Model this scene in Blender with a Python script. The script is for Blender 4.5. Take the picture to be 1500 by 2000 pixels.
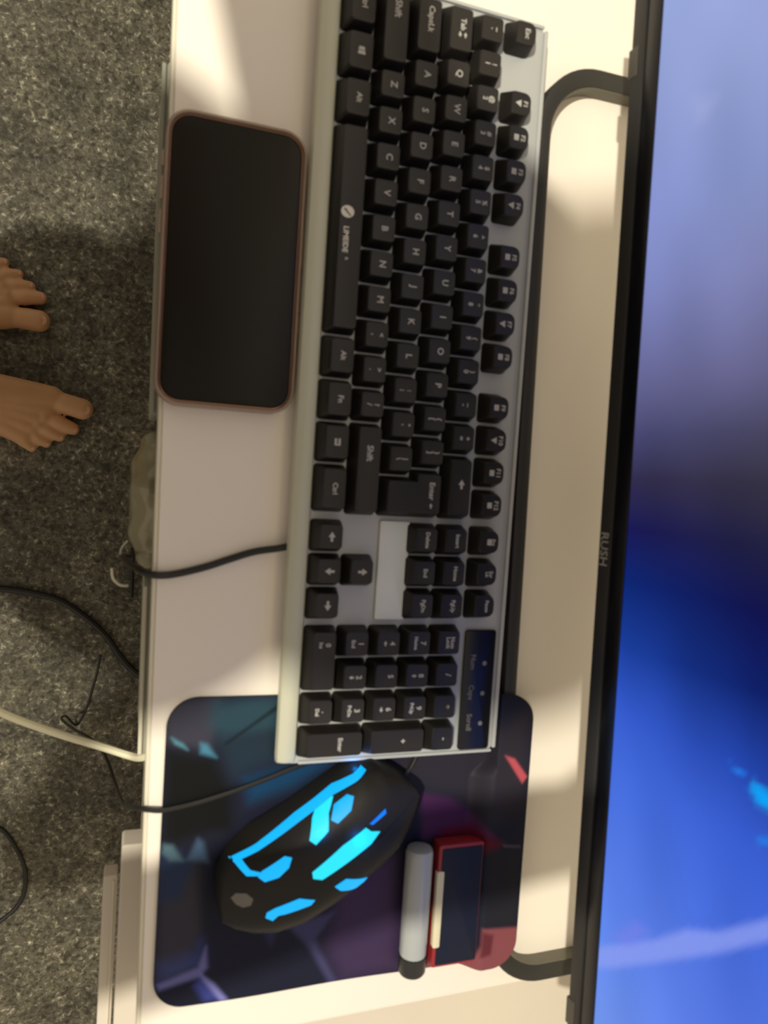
import bpy, bmesh, math, random
import numpy as np
from mathutils import Vector, Matrix
from mathutils.geometry import tessellate_polygon
random.seed(7); np.random.seed(7)
for o in list(bpy.data.objects): bpy.data.objects.remove(o)
SC = bpy.context.scene; COL = SC.collection
FZ = 740.0                                   # desk surface height above the floor, mm
def V(x, y, z): return Vector((x*.001, y*.001, (z+FZ)*.001))   # all measures in mm, z = 0 on the desk top

# ------------------------------------------------------------------ camera
cd = bpy.data.cameras.new('camera'); cam = bpy.data.objects.new('camera', cd); COL.objects.link(cam)
cd.sensor_fit = 'VERTICAL'; cd.sensor_height = 36; cd.sensor_width = 27; cd.lens = 36*1444/2000
Rm = Matrix(((0.94507, -0.04484, -0.32377), (0.06544, 0.99645, 0.05299), (0.32024, -0.07127, 0.94465)))
cam.matrix_world = Matrix.Translation(V(-103.05, -260.73, 411.37)) @ Rm.to_4x4()
cd.clip_start = 0.005; cd.clip_end = 50
cd.dof.use_dof = True; cd.dof.focus_distance = 1.15; cd.dof.aperture_fstop = 12
SC.camera = cam
# ------------------------------------------------------------------ world, lamp, exposure
w = bpy.data.worlds.new('world'); SC.world = w; w.use_nodes = True
bg = w.node_tree.nodes['Background']; bg.inputs[0].default_value = (1.0, 0.86, 0.68, 1); bg.inputs[1].default_value = 0.50
ld = bpy.data.lights.new('ceiling_lamp', 'POINT'); ld.energy = 172; ld.color = (1.0, 0.925, 0.75); ld.shadow_soft_size = 0.028
lamp = bpy.data.objects.new('ceiling_lamp', ld); COL.objects.link(lamp); lamp.location = V(-900, 15, 1760)
SC.view_settings.view_transform = 'Standard'; SC.view_settings.look = 'None'
SC.view_settings.exposure = 0; SC.view_settings.gamma = 1; SC.view_settings.use_curve_mapping = False

# ------------------------------------------------------------------ helpers
def lin(c): return tuple((v/255/12.92 if v/255 <= .04045 else ((v/255+.055)/1.055)**2.4) for v in c)
MATS = {}
def mat(name, col, rough=.5, metal=0, noise=0, nscale=200, bump=0, bscale=400, emit=None, estr=1, attr=None, spec=.5, trans=0, alpha=1, coat=0):
    m = bpy.data.materials.new(name); m.use_nodes = True; nt = m.node_tree; b = nt.nodes['Principled BSDF']
    b.inputs['Base Color'].default_value = (*col, 1); b.inputs['Roughness'].default_value = rough
    b.inputs['Metallic'].default_value = metal; b.inputs['Specular IOR Level'].default_value = spec
    b.inputs['Transmission Weight'].default_value = trans; b.inputs['Alpha'].default_value = alpha
    b.inputs['Coat Weight'].default_value = coat
    tc = nt.nodes.new('ShaderNodeTexCoord')
    if noise:
        n = nt.nodes.new('ShaderNodeTexNoise'); n.inputs['Scale'].default_value = nscale; n.inputs['Detail'].default_value = 4
        nt.links.new(tc.outputs['Object'], n.inputs['Vector'])
        mx = nt.nodes.new('ShaderNodeMix'); mx.data_type = 'RGBA'
        mx.inputs['A'].default_value = (*[c*(1-noise) for c in col], 1); mx.inputs['B'].default_value = (*[min(1, c*(1+noise)) for c in col], 1)
        nt.links.new(n.outputs['Fac'], mx.inputs['Factor']); nt.links.new(mx.outputs['Result'], b.inputs['Base Color'])
    if bump:
        n = nt.nodes.new('ShaderNodeTexNoise'); n.inputs['Scale'].default_value = bscale
        nt.links.new(tc.outputs['Object'], n.inputs['Vector'])
        bp = nt.nodes.new('ShaderNodeBump'); bp.inputs['Strength'].default_value = bump; bp.inputs['Distance'].default_value = .0005
        nt.links.new(n.outputs['Fac'], bp.inputs['Height']); nt.links.new(bp.outputs['Normal'], b.inputs['Normal'])
    if attr:
        a = nt.nodes.new('ShaderNodeAttribute'); a.attribute_name = attr
        nt.links.new(a.outputs['Color'], b.inputs['Base Color'])
        if emit: nt.links.new(a.outputs['Color'], b.inputs['Emission Color']); b.inputs['Emission Strength'].default_value = estr; nt.links.remove(b.inputs['Base Color'].links[0])
    elif emit:
        b.inputs['Emission Color'].default_value = (*emit, 1); b.inputs['Emission Strength'].default_value = estr
    MATS[name] = m; return m

ORG = {}
def empty(name, loc):
    o = bpy.data.objects.new(name, None); o.empty_display_size = .02; COL.objects.link(o)
    o.location = V(*loc); ORG[o.name] = Vector(loc); return o
def tag(o, label=None, cat=None, group=None, kind=None):
    if label: o['label'] = label
    if cat: o['category'] = cat
    if group: o['group'] = group
    if kind: o['kind'] = kind
    return o
def link(name, me, m, parent=None, at=None, smooth=True):
    """mesh in local mm around 'at'; 'at' is in desk mm"""
    if m and not me.materials: me.materials.append(m)
    o = bpy.data.objects.new(name, me); COL.objects.link(o)
    at = Vector(at or (0, 0, 0)); ORG[o.name] = at
    if parent: o.parent = parent; o.location = (at-ORG[parent.name])*.001
    else: o.location = V(*at)
    return o
def mesh(verts, faces, smooth=True, sharp=35):
    me = bpy.data.meshes.new('m'); me.from_pydata([(v[0]*.001, v[1]*.001, v[2]*.001) for v in verts], [], faces); me.update()
    bm = bmesh.new(); bm.from_mesh(me); bmesh.ops.recalc_face_normals(bm, faces=bm.faces)
    for e in bm.edges:
        if len(e.link_faces) == 2 and e.calc_face_angle(0) > math.radians(sharp): e.smooth = False
    for f in bm.faces: f.smooth = smooth
    bm.to_mesh(me); bm.free(); return me
def center(verts):
    v = np.array(verts); return (v.min(0)+v.max(0))/2
def obj(name, verts, faces, m, parent=None, smooth=True, sharp=35, base=True):
    """verts in desk mm; the object's origin goes to its base centre"""
    v = np.array(verts, float); c = center(v); c[2] = v[:, 2].min()
    return link(name, mesh(v-c, faces, smooth, sharp), m, parent, tuple(c))
def join(parts):
    V_, F_ = [], []
    for v, f in parts:
        n = len(V_); V_ += [tuple(p) for p in v]; F_ += [tuple(i+n for i in q) for q in f]
    return V_, F_
def loft(loops, cap0=True, cap1=True, closed=False):
    n = len(loops[0]); vs = [p for l in loops for p in l]; fs = []
    L = len(loops)
    for i in range(L if closed else L-1):
        j = (i+1) % L
        for k in range(n): fs.append((i*n+k, i*n+(k+1) % n, j*n+(k+1) % n, j*n+k))
    if not closed:
        if cap0: fs.append(tuple(range(n))[::-1])
        if cap1: fs.append(tuple((L-1)*n+k for k in range(n)))
    return vs, fs
def rr(x0, x1, y0, y1, z, r, seg=4, rs=None):
    """rounded rectangle loop"""
    rs = rs or (r, r, r, r); out = []
    for (cx, cy, a0, q) in ((x1, y1, 0, rs[0]), (x0, y1, 90, rs[1]), (x0, y0, 180, rs[2]), (x1, y0, 270, rs[3])):
        ox = cx-q if a0 in (0, 270) else cx+q; oy = cy-q if a0 in (0, 90) else cy+q
        for k in range(seg+1):
            a = math.radians(a0+90*k/seg); out.append((ox+q*math.cos(a), oy+q*math.sin(a), z))
    return out
def slab(x0, x1, y0, y1, z0, z1, r=2, c=.6, seg=4, rs=None):
    s = lambda q: tuple(max(.01, v-q) for v in (rs or (r,)*4))
    return loft([rr(x0+c, x1-c, y0+c, y1-c, z0, r, seg, s(c)), rr(x0, x1, y0, y1, z0+c, r, seg, s(0)), rr(x0, x1, y0, y1, z1-c, r, seg, s(0)),
                 rr(x0+c*.3, x1-c*.3, y0+c*.3, y1-c*.3, z1-c*.3, r, seg, s(c*.3)), rr(x0+c, x1-c, y0+c, y1-c, z1, r, seg, s(c))])
def spline(P, n=8):
    P = [Vector(p) for p in P]; out = []
    for i in range(len(P)-1):
        a, b, c, d = P[max(i-1, 0)], P[i], P[i+1], P[min(i+2, len(P)-1)]
        for k in range(n):
            t = k/n; out.append(.5*((2*b)+(c-a)*t+(2*a-5*b+4*c-d)*t*t+(3*b-a-3*c+d)*t**3))
    out.append(P[-1]); return out
def tube(P, r, seg=8, n=8, smooth=True):
    P = spline(P, n) if smooth else [Vector(p) for p in P]; loops = []; up = Vector((0, 0, 1))
    for i, p in enumerate(P):
        t = (P[min(i+1, len(P)-1)]-P[max(i-1, 0)]).normalized()
        s = t.cross(up)
        if s.length < .05: s = t.cross(Vector((1, 0, 0)))
        s.normalize(); u = s.cross(t).normalized()
        if i == 0: up0 = u
        up = u
        rr_ = r[i] if isinstance(r, list) else r
        loops.append([tuple(p+s*rr_*math.cos(a)+u*rr_*math.sin(a)) for a in [2*math.pi*k/seg for k in range(seg)]])
    return loft(loops)
def box(x0, x1, y0, y1, z0, z1): return slab(x0, x1, y0, y1, z0, z1, .5, .3, 1)
def sd(P, poly):
    """signed distance (numpy) of points to polygon, negative inside"""
    poly = np.array(poly, float); d = np.full(len(P), 1e9); ins = np.zeros(len(P), bool)
    for i in range(len(poly)):
        a, b = poly[i], poly[(i+1) % len(poly)]; ab = b-a; ap = P-a
        t = np.clip((ap@ab)/max(ab@ab, 1e-9), 0, 1); d = np.minimum(d, np.linalg.norm(ap-t[:, None]*ab, axis=1))
        c = ((a[1] > P[:, 1]) != (b[1] > P[:, 1])) & (P[:, 0] < (b[0]-a[0])*(P[:, 1]-a[1])/((b[1]-a[1]) if b[1] != a[1] else 1e-9)+a[0]); ins ^= c
    return np.where(ins, -d, d)
def paint(P, base, layers):
    C = np.tile(np.array(base), (len(P), 1)).astype(float)
    for poly, col, soft, al in layers:
        t = np.clip(.5-sd(P, poly)/(2*soft), 0, 1); t = t*t*(3-2*t)*al
        C = C*(1-t[:, None])+np.array(lin(col))*t[:, None]
    return C
def set_colors(me, C):
    a = me.color_attributes.new('print', 'FLOAT_COLOR', 'POINT')
    a.data.foreach_set('color', np.column_stack([C, np.ones(len(C))]).astype(np.float32).ravel())

# ------------------------------------------------------------------ materials
M_desk = mat('white_laminate', (.86, .80, .72), .38, noise=.02, nscale=30)
M_edge = mat('edge_band', (.70, .67, .55), .45)
M_under = mat('grey_board', (.36, .37, .30), .6)
M_cab = mat('cabinet_white', (.66, .60, .52), .45, noise=.03, nscale=20)
M_plate = mat('keyboard_plate', (.46, .475, .465), .42, noise=.02, nscale=60)
M_rest = mat('keyboard_bar', (.53, .53, .42), .4)
M_badge = mat('badge', (.74, .77, .73), .4)
M_key = mat('key_black', (.0145, .0125, .011), .42, bump=.12, bscale=2500, spec=.4)
M_leg = mat('legend_white', (.46, .44, .40), .6)
M_logo = mat('logo_white', (.72, .68, .58), .5)
M_black = mat('black_plastic', (.018, .018, .018), .42)
M_stand = mat('stand_black', (.022, .021, .019), .5, bump=.1, bscale=1500)
M_bez = mat('bezel_matte', (.020, .019, .018), .5, bump=.15, bscale=1800)
M_bezg = mat('bezel_gloss', (.004, .004, .006), .25)
M_cable = mat('cable_black', (.010, .009, .008), .5)
M_white = mat('cable_white', (.95, .92, .68), .4)
M_glass = mat('phone_glass', (.008, .0065, .004), .38, spec=.22)
M_rose = mat('rose_metal', (.40, .23, .14), .25, metal=.7)
M_case = mat('clear_case', (.46, .33, .235), .2, trans=.25, alpha=.85, spec=.8)
M_skin = mat('skin', (.60, .33, .16), .5, noise=.12, nscale=35, bump=.15, bscale=300)
M_nail = mat('nail', (.68, .36, .24), .35)
M_shirt = mat('shirt', (.05, .05, .06), .9, noise=.1); M_short = mat('shorts', (.03, .03, .035), .9)
M_hair = mat('hair', (.01, .008, .006), .6)
M_mouse = mat('mouse_black', (.012, .011, .010), .5, bump=.1, bscale=1500, spec=.3)
M_led = mat('led_cyan', (0, .03, .06), .5, emit=(0.0, .46, 1.0), estr=1.05)
M_ledb = mat('led_bright', (0, .05, .08), .5, emit=(0.015, .74, 1.0), estr=1.1)
M_bag = mat('clear_bag', (.50, .46, .29), .16, trans=.2, alpha=.72, spec=1)
M_gbox = mat('grey_item', (.10, .11, .075), .5)
M_red = mat('red_card', (.30, .022, .028), .4); M_navy = mat('navy_card', (.004, .008, .026), .5, spec=.3); M_cream = mat('cream_label', (.74, .68, .46), .6)
M_tube = mat('frosted_tube', (.40, .43, .43), .22, coat=.5)
M_pad = mat('mouse_pad_print', (1, 1, 1), .55, attr='print', spec=.15); M_rub = mat('pad_rubber', (.01, .01, .011), .8)
M_scr = mat('screen_image', (0, 0, 0), .55, attr='print', emit=(1, 1, 1), estr=1.0, spec=.1)
M_lcd_txt = mat('panel_text', (.16, .15, .13), .6)
M_dot = mat('indicator', (.20, .20, .19), .4)

# floor: grey-brown flecked carpet-like vinyl
def floor_mat():
    m = bpy.data.materials.new('flecked_floor'); m.use_nodes = True; nt = m.node_tree; b = nt.nodes['Principled BSDF']; L = nt.links
    tc = nt.nodes.new('ShaderNodeTexCoord')
    def ramp(src, stops):
        r = nt.nodes.new('ShaderNodeValToRGB'); L.new(src, r.inputs[0])
        while len(r.color_ramp.elements) < len(stops): r.color_ramp.elements.new(.5)
        for e, (p, c) in zip(r.color_ramp.elements, stops): e.position = p; e.color = (*c, 1)
        return r.outputs[0]
    def noise(s, d=3, dist=0):
        n = nt.nodes.new('ShaderNodeTexNoise'); n.inputs['Scale'].default_value = s; n.inputs['Detail'].default_value = d; n.inputs['Distortion'].default_value = dist; L.new(tc.outputs['Object'], n.inputs['Vector']); return n.outputs['Fac']
    base = ramp(noise(165, 3, .6), [(.32, (.045, .040, .026)), (.44, (.098, .090, .065)), (.55, (.128, .119, .090)), (.62, (.18, .168, .13)), (.71, (.38, .36, .29))])
    blob = ramp(noise(16, 2), [(.35, (.72, .72, .70)), (.65, (1.2, 1.2, 1.15))])
    mm = nt.nodes.new('ShaderNodeMix'); mm.data_type = 'RGBA'; mm.blend_type = 'MULTIPLY'; mm.inputs['Factor'].default_value = 1
    L.new(base, mm.inputs['A']); L.new(blob, mm.inputs['B'])
    b2 = ramp(noise(75, 2, .8), [(.33, (.55, .54, .50)), (.48, (1, 1, 1)), (.60, (1.05, 1.05, 1.05)), (.70, (1.7, 1.7, 1.6))])
    m3 = nt.nodes.new('ShaderNodeMix'); m3.data_type = 'RGBA'; m3.blend_type = 'MULTIPLY'; m3.inputs['Factor'].default_value = 1
    L.new(mm.outputs['Result'], m3.inputs['A']); L.new(b2, m3.inputs['B'])
    L.new(m3.outputs['Result'], b.inputs['Base Color']); b.inputs['Roughness'].default_value = .7
    bp = nt.nodes.new('ShaderNodeBump'); bp.inputs['Strength'].default_value = .5; bp.inputs['Distance'].default_value = .002
    L.new(noise(260, 3), bp.inputs['Height']); L.new(bp.outputs['Normal'], b.inputs['Normal'])
    return m
M_floor = floor_mat(); M_wall = mat('wall_paint', (.72, .66, .55), .8, noise=.03, nscale=6, bump=.1, bscale=80)

# ------------------------------------------------------------------ setting
v, f = box(-3000, 1000, -2600, 2600, -760, -740); tag(obj('floor', v, f, M_floor), 'grey-brown flecked floor beside and under the desk', kind='structure')
v, f = box(480, 500, -2600, 2600, -740, 1800); tag(obj('wall_back', v, f, M_wall), 'plain cream wall behind the desk', kind='structure')

# ------------------------------------------------------------------ desk (turned 0.7 degrees about its right front corner)
th = math.radians(.72); ct, st = math.cos(th), math.sin(th)
def D(v): return [(-86+(x+86)*ct-(y+594)*st, -594+(x+86)*st+(y+594)*ct, z) for x, y, z in v]
desk = empty('desk', (160, -20, -740)); tag(desk, 'white laminate desk carrying the keyboard and the monitor', 'desk')
v, f = slab(-85, 460, -594, 620, -22, 0, 3, 1.2); obj('desktop', D(v), f, M_desk, desk)
v, f = slab(-87, -85.05, -592, 618, -21, -1.5, .6, .3); obj('edge_band', D(v), f, M_edge, desk)
for y0 in (-490, 560):
    v, f = box(-40, 430, y0, y0+20, -740, -22); obj('leg_panel', D(v), f, M_desk, desk)
v, f = box(-84, 440, -466, 556, -112, -108); obj('shelf', D(v), f, M_under, desk)
v, f = box(420, 440, -466, 556, -400, -22); obj('back_panel', D(v), f, M_desk, desk)
# low grey front rails of the shelf under the desktop edge
for (ya, yb, xo) in ((-236, -45, -90.2), (-432, -334, -90.4)):
    v, f = slab(xo, -84.5, ya, yb, -106, -28, 1, .4); rail = obj('front_rail', D(v), f, M_under, desk)
    if ya > -300: M_re = M_under
    else: M_re = M_edge
    v, f = slab(xo-.6, xo+1.6, ya, yb, -28, -26.4, .6, .3); obj('rail_edge', D(v), f, M_re, rail)

# white drawer cabinet under and past the right end of the desk
cab = empty('drawer_cabinet', (70, -660, -740)); tag(cab, 'white drawer cabinet under and beyond the right end of the desk', 'cabinet')
v, f = slab(-99, 430, -900, -503, -82, -62, 2, 1); obj('top_board', v, f, M_cab, cab)
v, f = slab(-60, 425, -895, -508, -735, -82, 2, 1); obj('carcass', v, f, M_cab, cab)
v, f = slab(-109, -100.4, -880, -524, -80, -66, 1.5, .8); dr = obj('front_ledge', v, f, M_cab, cab)
v, f = slab(-103.2, -102.2, -878, -527, -66, -64.5, .4, .2); obj('groove_strip', v, f, M_edge, dr)
for z0, z1 in ((-300, -86), (-510, -306), (-730, -516)):
    v, f = slab(-68, -60.2, -890, -512, z0, z1, 1.5, .8); obj('drawer_front', v, f, M_cab, cab)

# ------------------------------------------------------------------ keyboard
U = 19.05; RP = 18.75
kb = empty('keyboard', (48, -212, 3.2)); tag(kb, 'full-size white keyboard with black keys lying along the desk', 'keyboard')
v, f = slab(-18, 115.5, -427.6, 5.5, 5.6, 12, 7, 1.2, 5); obj('base_case', v, f, M_plate, kb)
# rounded front bar
prof = [(-20, 6.2), (-20.6, 9.5), (-19.6, 12.6), (-16.8, 14.6), (-13.2, 15.2), (-10.2, 14.2), (-9.0, 12.1), (-9.0, 6.2)]
loops = []
for y, s in ((5.2, .55), (4.0, .85), (1.0, 1), (-423, 1), (-426, .87), (-427.4, .55)):
    loops.append([(-14.5+(px+14.5)*(.6+.4*s), y, 6.2+(pz-6.2)*s) for px, pz in prof])
v, f = loft(loops); obj('front_bar', v, f, M_rest, kb)
v, f = slab(113.2, 115.6, -425, 3, 12, 13.6, 1, .5); obj('rear_rim', v, f, M_plate, kb)
v, f = slab(-8, 113, -427.4, -425.6, 12, 13.6, .8, .5); obj('side_rim', v, f, M_plate, kb)
v, f = slab(-8, 113, 3.4, 5.4, 12, 13.6, .8, .5); obj('side_rim', v, f, M_plate, kb)
for x in (-8, 104):
    for y in (-12, -300):
        v, f = slab(x-5, x+5, y-12, y+12, 0.0, 5.7, 2, .5); obj('rubber_foot', v, f, M_black, kb)
v, f = slab(31.5, 49.5, -345, -288, 12, 14.2, 1, .5); obj('badge_plate', v, f, M_badge, kb)
v, f = slab(90, 110.5, -425, -351.5, 12, 14.0, 2, .5); led = obj('indicator_panel', v, f, M_bezg, kb)

font_cache = {}
def text_mesh(s, size, squash=1.0, spacing=1.0):
    k = (s, size, squash, spacing)
    if k in font_cache: return font_cache[k]
    cu = bpy.data.curves.new('t', 'FONT'); cu.body = s; cu.size = size*.001; cu.align_x = 'CENTER'; cu.align_y = 'CENTER'
    cu.extrude = .00004; cu.resolution_u = 2; cu.space_character = spacing; cu.offset = .00010
    cu.space_line = .85
    o = bpy.data.objects.new('t', cu); COL.objects.link(o)
    dg = bpy.context.evaluated_depsgraph_get(); me = bpy.data.meshes.new_from_object(o.evaluated_get(dg))
    bpy.data.objects.remove(o)
    me.transform(Matrix.Rotation(math.radians(-90), 4, 'Z') @ Matrix.Diagonal((squash, 1, 1, 1)))
    font_cache[k] = me; return me
def poly_mesh(P, h=.08):
    """flat symbol; P in key coordinates (right, up) mm -> rotated so that 'up' points to +x"""
    n = len(P); b = [(y, -x, 0) for x, y in P]; t = [(y, -x, h) for x, y in P]
    return mesh(b+t, [tuple(range(n))[::-1], tuple(range(n, 2*n))]+[(i, (i+1) % n, n+(i+1) % n, n+i) for i in range(n)], smooth=False)
cap_cache = {}
def cap_mesh(w, d, far=False):
    """keycap w across (y), d deep (x); origin centre of its foot"""
    k = (w, d, far)
    if k in cap_cache: return cap_cache[k]
    W, Dp = w/2, d/2; R = (4.6 if far else 2.2, 2.0, 2.0, 4.6 if far else 2.2)
    lv = []
    for t, z in ((0, 0), (.06, .4), (.86, 7.9), (.97, 8.8), (1.06, 9.15), (1.3, 9.05)):
        fx, bx, sx = 3.9*t, 1.5*t, 2.4*t
        rad = tuple(q*(1-.15*min(t, 1)) for q in R)
        lv.append(rr(-Dp+fx, Dp-bx, -W+sx, W-sx, z, 2, 3, (rad[0], rad[1], rad[2], rad[3])))
    v, f = loft(lv); me = mesh(v, f, True, 40); cap_cache[k] = me; return me
KZ = 12.3; NK = [0]
def key(c0, wu, row, legend=None, x=None, depth=18.2, far=False, mesh_=None):
    """c0 left edge in key units, wu width in units"""
    yc = -(c0+wu/2)*U; xc = row*RP if x is None else x
    me = mesh_ or cap_mesh(round(wu*U-(1.7 if far else 1.0), 2), depth, far)
    o = link('keycap', me, M_key, kb, (xc, yc, KZ))
    if legend:
        for (s, size, dx, dy) in legend:     # dx to the key's right, dy upwards
            sm = text_mesh(s, size) if isinstance(s, str) else s
            link('legend', sm, M_leg, o, (xc+1.2+dy, yc-dx, KZ+9.14))
    return o
T = lambda s, z=5.2, dx=0, dy=.4: [(s, z, dx, dy)]
two = lambda a, b: [(b, 4.0, 0, -1.8), (a, 4.0, 0, 2.4)]
arrow = poly_mesh([(-.7, -2.6), (.7, -2.6), (.7, -.2), (2.0, -.2), (0, 2.8), (-2.0, -.2), (-.7, -.2)])
def rot_me(me, deg):
    m2 = me.copy(); m2.transform(Matrix.Rotation(math.radians(deg), 4, 'Z')); return m2
arr = {'up': arrow, 'left': rot_me(arrow, 90), 'down': rot_me(arrow, 180), 'right': rot_me(arrow, -90)}
small = {k: rot_me(a, 0) for k, a in arr.items()}
for a in small.values(): a.transform(Matrix.Diagonal((.55, .55, 1, 1)))
block = poly_mesh([(-1.7, -1.5), (1.7, -1.5), (1.7, 1.5), (-1.7, 1.5)])
tri = poly_mesh([(-2, 1.5), (2, 1.5), (0, -2.2)])
winlogo = poly_mesh([(-1.9, -1.5), (-.2, -1.8), (-.2, 0), (.2, 0), (.2, -1.85), (2.0, -2.1), (2.0, 2.1), (.2, 1.8), (.2, .2), (-.2, .2), (-.2, 1.75), (-1.9, 1.5)])
menu = poly_mesh([(-1.9, -1.6), (1.9, -1.6), (1.9, 1.7), (-1.9, 1.7), (-1.9, .5), (1.2, .5), (1.2, -.4), (-1.9, -.4)])
# bottom row
bb = [.08, 1.42, 2.69, 3.95, 9.83, 11.07, 12.29, 13.51, 14.95]; bk = []
for i, lg in enumerate((T('Ctrl', 4.4, -.6), [(winlogo, 1, 0, .2)], T('Alt', 4.2, 0), None, T('Alt', 4.0), T('Fn', 4.4), [(menu, 1, 0, .2)], T('Ctrl', 4.0))):
    bk.append(key(bb[i], bb[i+1]-bb[i], 0, lg))
sp = bk[3]
# space bar emblem and maker's lettering
pc = [(3.2*math.cos(a), 3.6*math.sin(a)) for a in [2*math.pi*k/28 for k in range(28)]]
EX = -.9
link('emblem', poly_mesh([(x, y) for x, y in pc], .05), M_logo, sp, (EX, -123.2, KZ+9.12))
sl = poly_mesh([(-2.1, 1.2), (-1.4, 1.9), (1.0, -.9), (2.2, -2.0), (1.4, -2.1), (.4, -1.2)][::-1], .05)
link('emblem_slash', rot_me(sl, 90), M_key, sp, (EX, -123.2, KZ+9.2))
link('lettering', text_mesh('LIMEIDE', 4.0, .98), M_logo, sp, (EX-.3, -137.8, KZ+9.12))
link('lettering', text_mesh('R', 2.2), M_leg, sp, (EX+.8, -147.8, KZ+9.12))
# shift row
key(0, 2.25, 1, T('Shift', 5.2, -8.5, .2))
for i, ch in enumerate('ZXCVBNM'): key(2.25+i, 1, 1, T(ch))
for i, (a, b) in enumerate((('<', ','), ('>', '.'), ('?', '/'))): key(9.25+i, 1, 1, two(a, b))
key(12.25, 2.75, 1, T('Shift', 5.0, -9, .2))
# home row
key(0, 1.75, 2, T('CapsLk', 4.6, -3.2, .6))
for i, ch in enumerate('ASDFGHJKL'): key(1.75+i, 1, 2, T(ch))
for i, (a, b) in enumerate(((':', ';'), ('"', "'"), ('|', '\\'))): key(10.75+i, 1, 2, two(a, b))
# tab row
key(0, 1.5, 3, [('Tab', 4.2, -2.5, .8), (small['left'], 1, 3.0, 2.4), (small['right'], 1, 3.0, -.8)])
for i, ch in enumerate('QWERTYUIOP'): key(1.5+i, 1, 3, T(ch))
for i, (a, b) in enumerate((('{', '['), ('}', ']'))): key(11.5+i, 1, 3, two(a, b))
# big L-shaped enter
def enter_mesh():
    # around the centre of its box: x from row 2 to row 3, y from 13.5u/13.75u to 15u
    def loop(t, z):
        fx, bx, sx = 3.9*t, 1.5*t, 2.4*t
        x0, xm, x1 = -18.5+fx, .4+fx*.6, 18.4-bx; yr = -13.8+sx; yt, yl = 13.8-sx, 9.1-sx
        out = []
        for (px, py, a0, q, cv) in ((x1, yt, 0, 2, 1), (xm, yt, 90, 1.5, 1), (xm, yl, 0, .5, 0), (x0, yl, 90, 2, 1), (x0, yr, 180, 2, 1), (x1, yr, 270, 2, 1)):
            if not cv: out.append((px, py, z)); continue
            ox = px-q if a0 in (0, 270) else px+q; oy = py-q if a0 in (0, 90) else py+q
            for k in range(4):
                a = math.radians(a0+30*k); out.append((ox+q*math.cos(a), oy+q*math.sin(a), z))
        return out
    v, f = loft([loop(t, z) for t, z in ((0, 0), (.06, .4), (.86, 7.9), (.97, 8.8), (1.06, 9.15), (1.3, 9.05))]); return mesh(v, f, True, 40)
e = link('keycap', enter_mesh(), M_key, kb, (46.9, -14.25*U, KZ))
link('legend', text_mesh('Enter', 4.6), M_leg, e, (58.5, -269.5, KZ+9.14)); link('legend', small['left'], M_leg, e, (58.5, -278, KZ+9.14))
# number row
for i, (a, b) in enumerate(zip('~!@#$%^&*()_+', '`1234567890-=')): key(i, 1, 4, two(a, b))
key(13, 2, 4, [(arr['left'], 1, -2.0, .6)])
# function row
FX = 96.2; FD = 17.2
key(-.14, 1, 5, T('Esc', 4.4, 0, .6), FX, FD, True)
for i in range(12):
    c0 = (2+i) if i < 4 else (6.5+i-4) if i < 8 else (11+i-8)
    key(c0-(.10 if i < 4 else .06 if i < 8 else .02), 1, 5, [('F%d' % (i+1), 3.8, 0, 2.4), (block if i % 3 else tri, 1, 0, -1.8)], FX, FD, True)
N0 = 15.12; P0 = 18.25
for i, s in enumerate(('Prt\nScr', 'Scr\nLk', 'Pause')): key(N0+i, 1, 5, [(s, 3.1, 0, 1.2)]+([(block, 1, 0, 0)] if i == 0 else []), FX, FD, True)
for i, s in enumerate(('Insert', 'Home', 'PgUp')): key(N0+i, 1, 4, T(s, 3.4, 0, .6))
for i, s in enumerate(('Delete', 'End', 'PgDn')): key(N0+i, 1, 3, T(s, 3.4, 0, .6))
key(N0+1, 1, 1, [(arr['up'], 1, 0, .4)])
for i, s in enumerate(('left', 'down', 'right')): key(N0+i, 1, 0, [(arr[s], 1, 0, .4)])
# number pad
for i, s in enumerate(('Num\nLock', '/', '*', '-')): key(P0+i, 1, 4, T(s, 3.4 if i == 0 else 5, 0, .6))
pad_keys = {3: (('7', 'Home'), ('8', 'up'), ('9', 'PgUp')), 2: (('4', 'left'), ('5', ''), ('6', 'right')), 1: (('1', 'End'), ('2', 'down'), ('3', 'PgDn'))}
for r, ks in pad_keys.items():
    for i, (a, b) in enumerate(ks):
        lg = [(a, 4.4, 0, 2.2)]
        if b in small: lg.append((small[b], 1, 0, -2.0))
        elif b: lg.append((b, 3.0, 0, -2.2))
        key(P0+i, 1, r, lg)
key(P0, 2, 0, [('0', 4.2, -9, 2.0), ('Ins', 3.0, -9, -2.0)]); key(P0+2, 1, 0, [('.', 4.4, 0, 2.2), ('Del', 3.0, 0, -2.0)])
key(P0+3, 1, 2.5, T('+', 5, 0, 3), depth=18.2+RP); key(P0+3, 1, .5, T('Enter', 3.6, 0, 3), depth=18.2+RP)
for y, s in ((-371, 'Num'), (-389.5, 'Caps'), (-408, 'Scroll')):
    link('lettering', text_mesh(s, 4.6), M_lcd_txt, led, (96, y, 14.05))
    v, f = slab(102.2, 105, y-2.2, y+.6, 14.0, 14.5, 1.35, .2); obj('indicator_light', v, f, M_dot, led)
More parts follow.
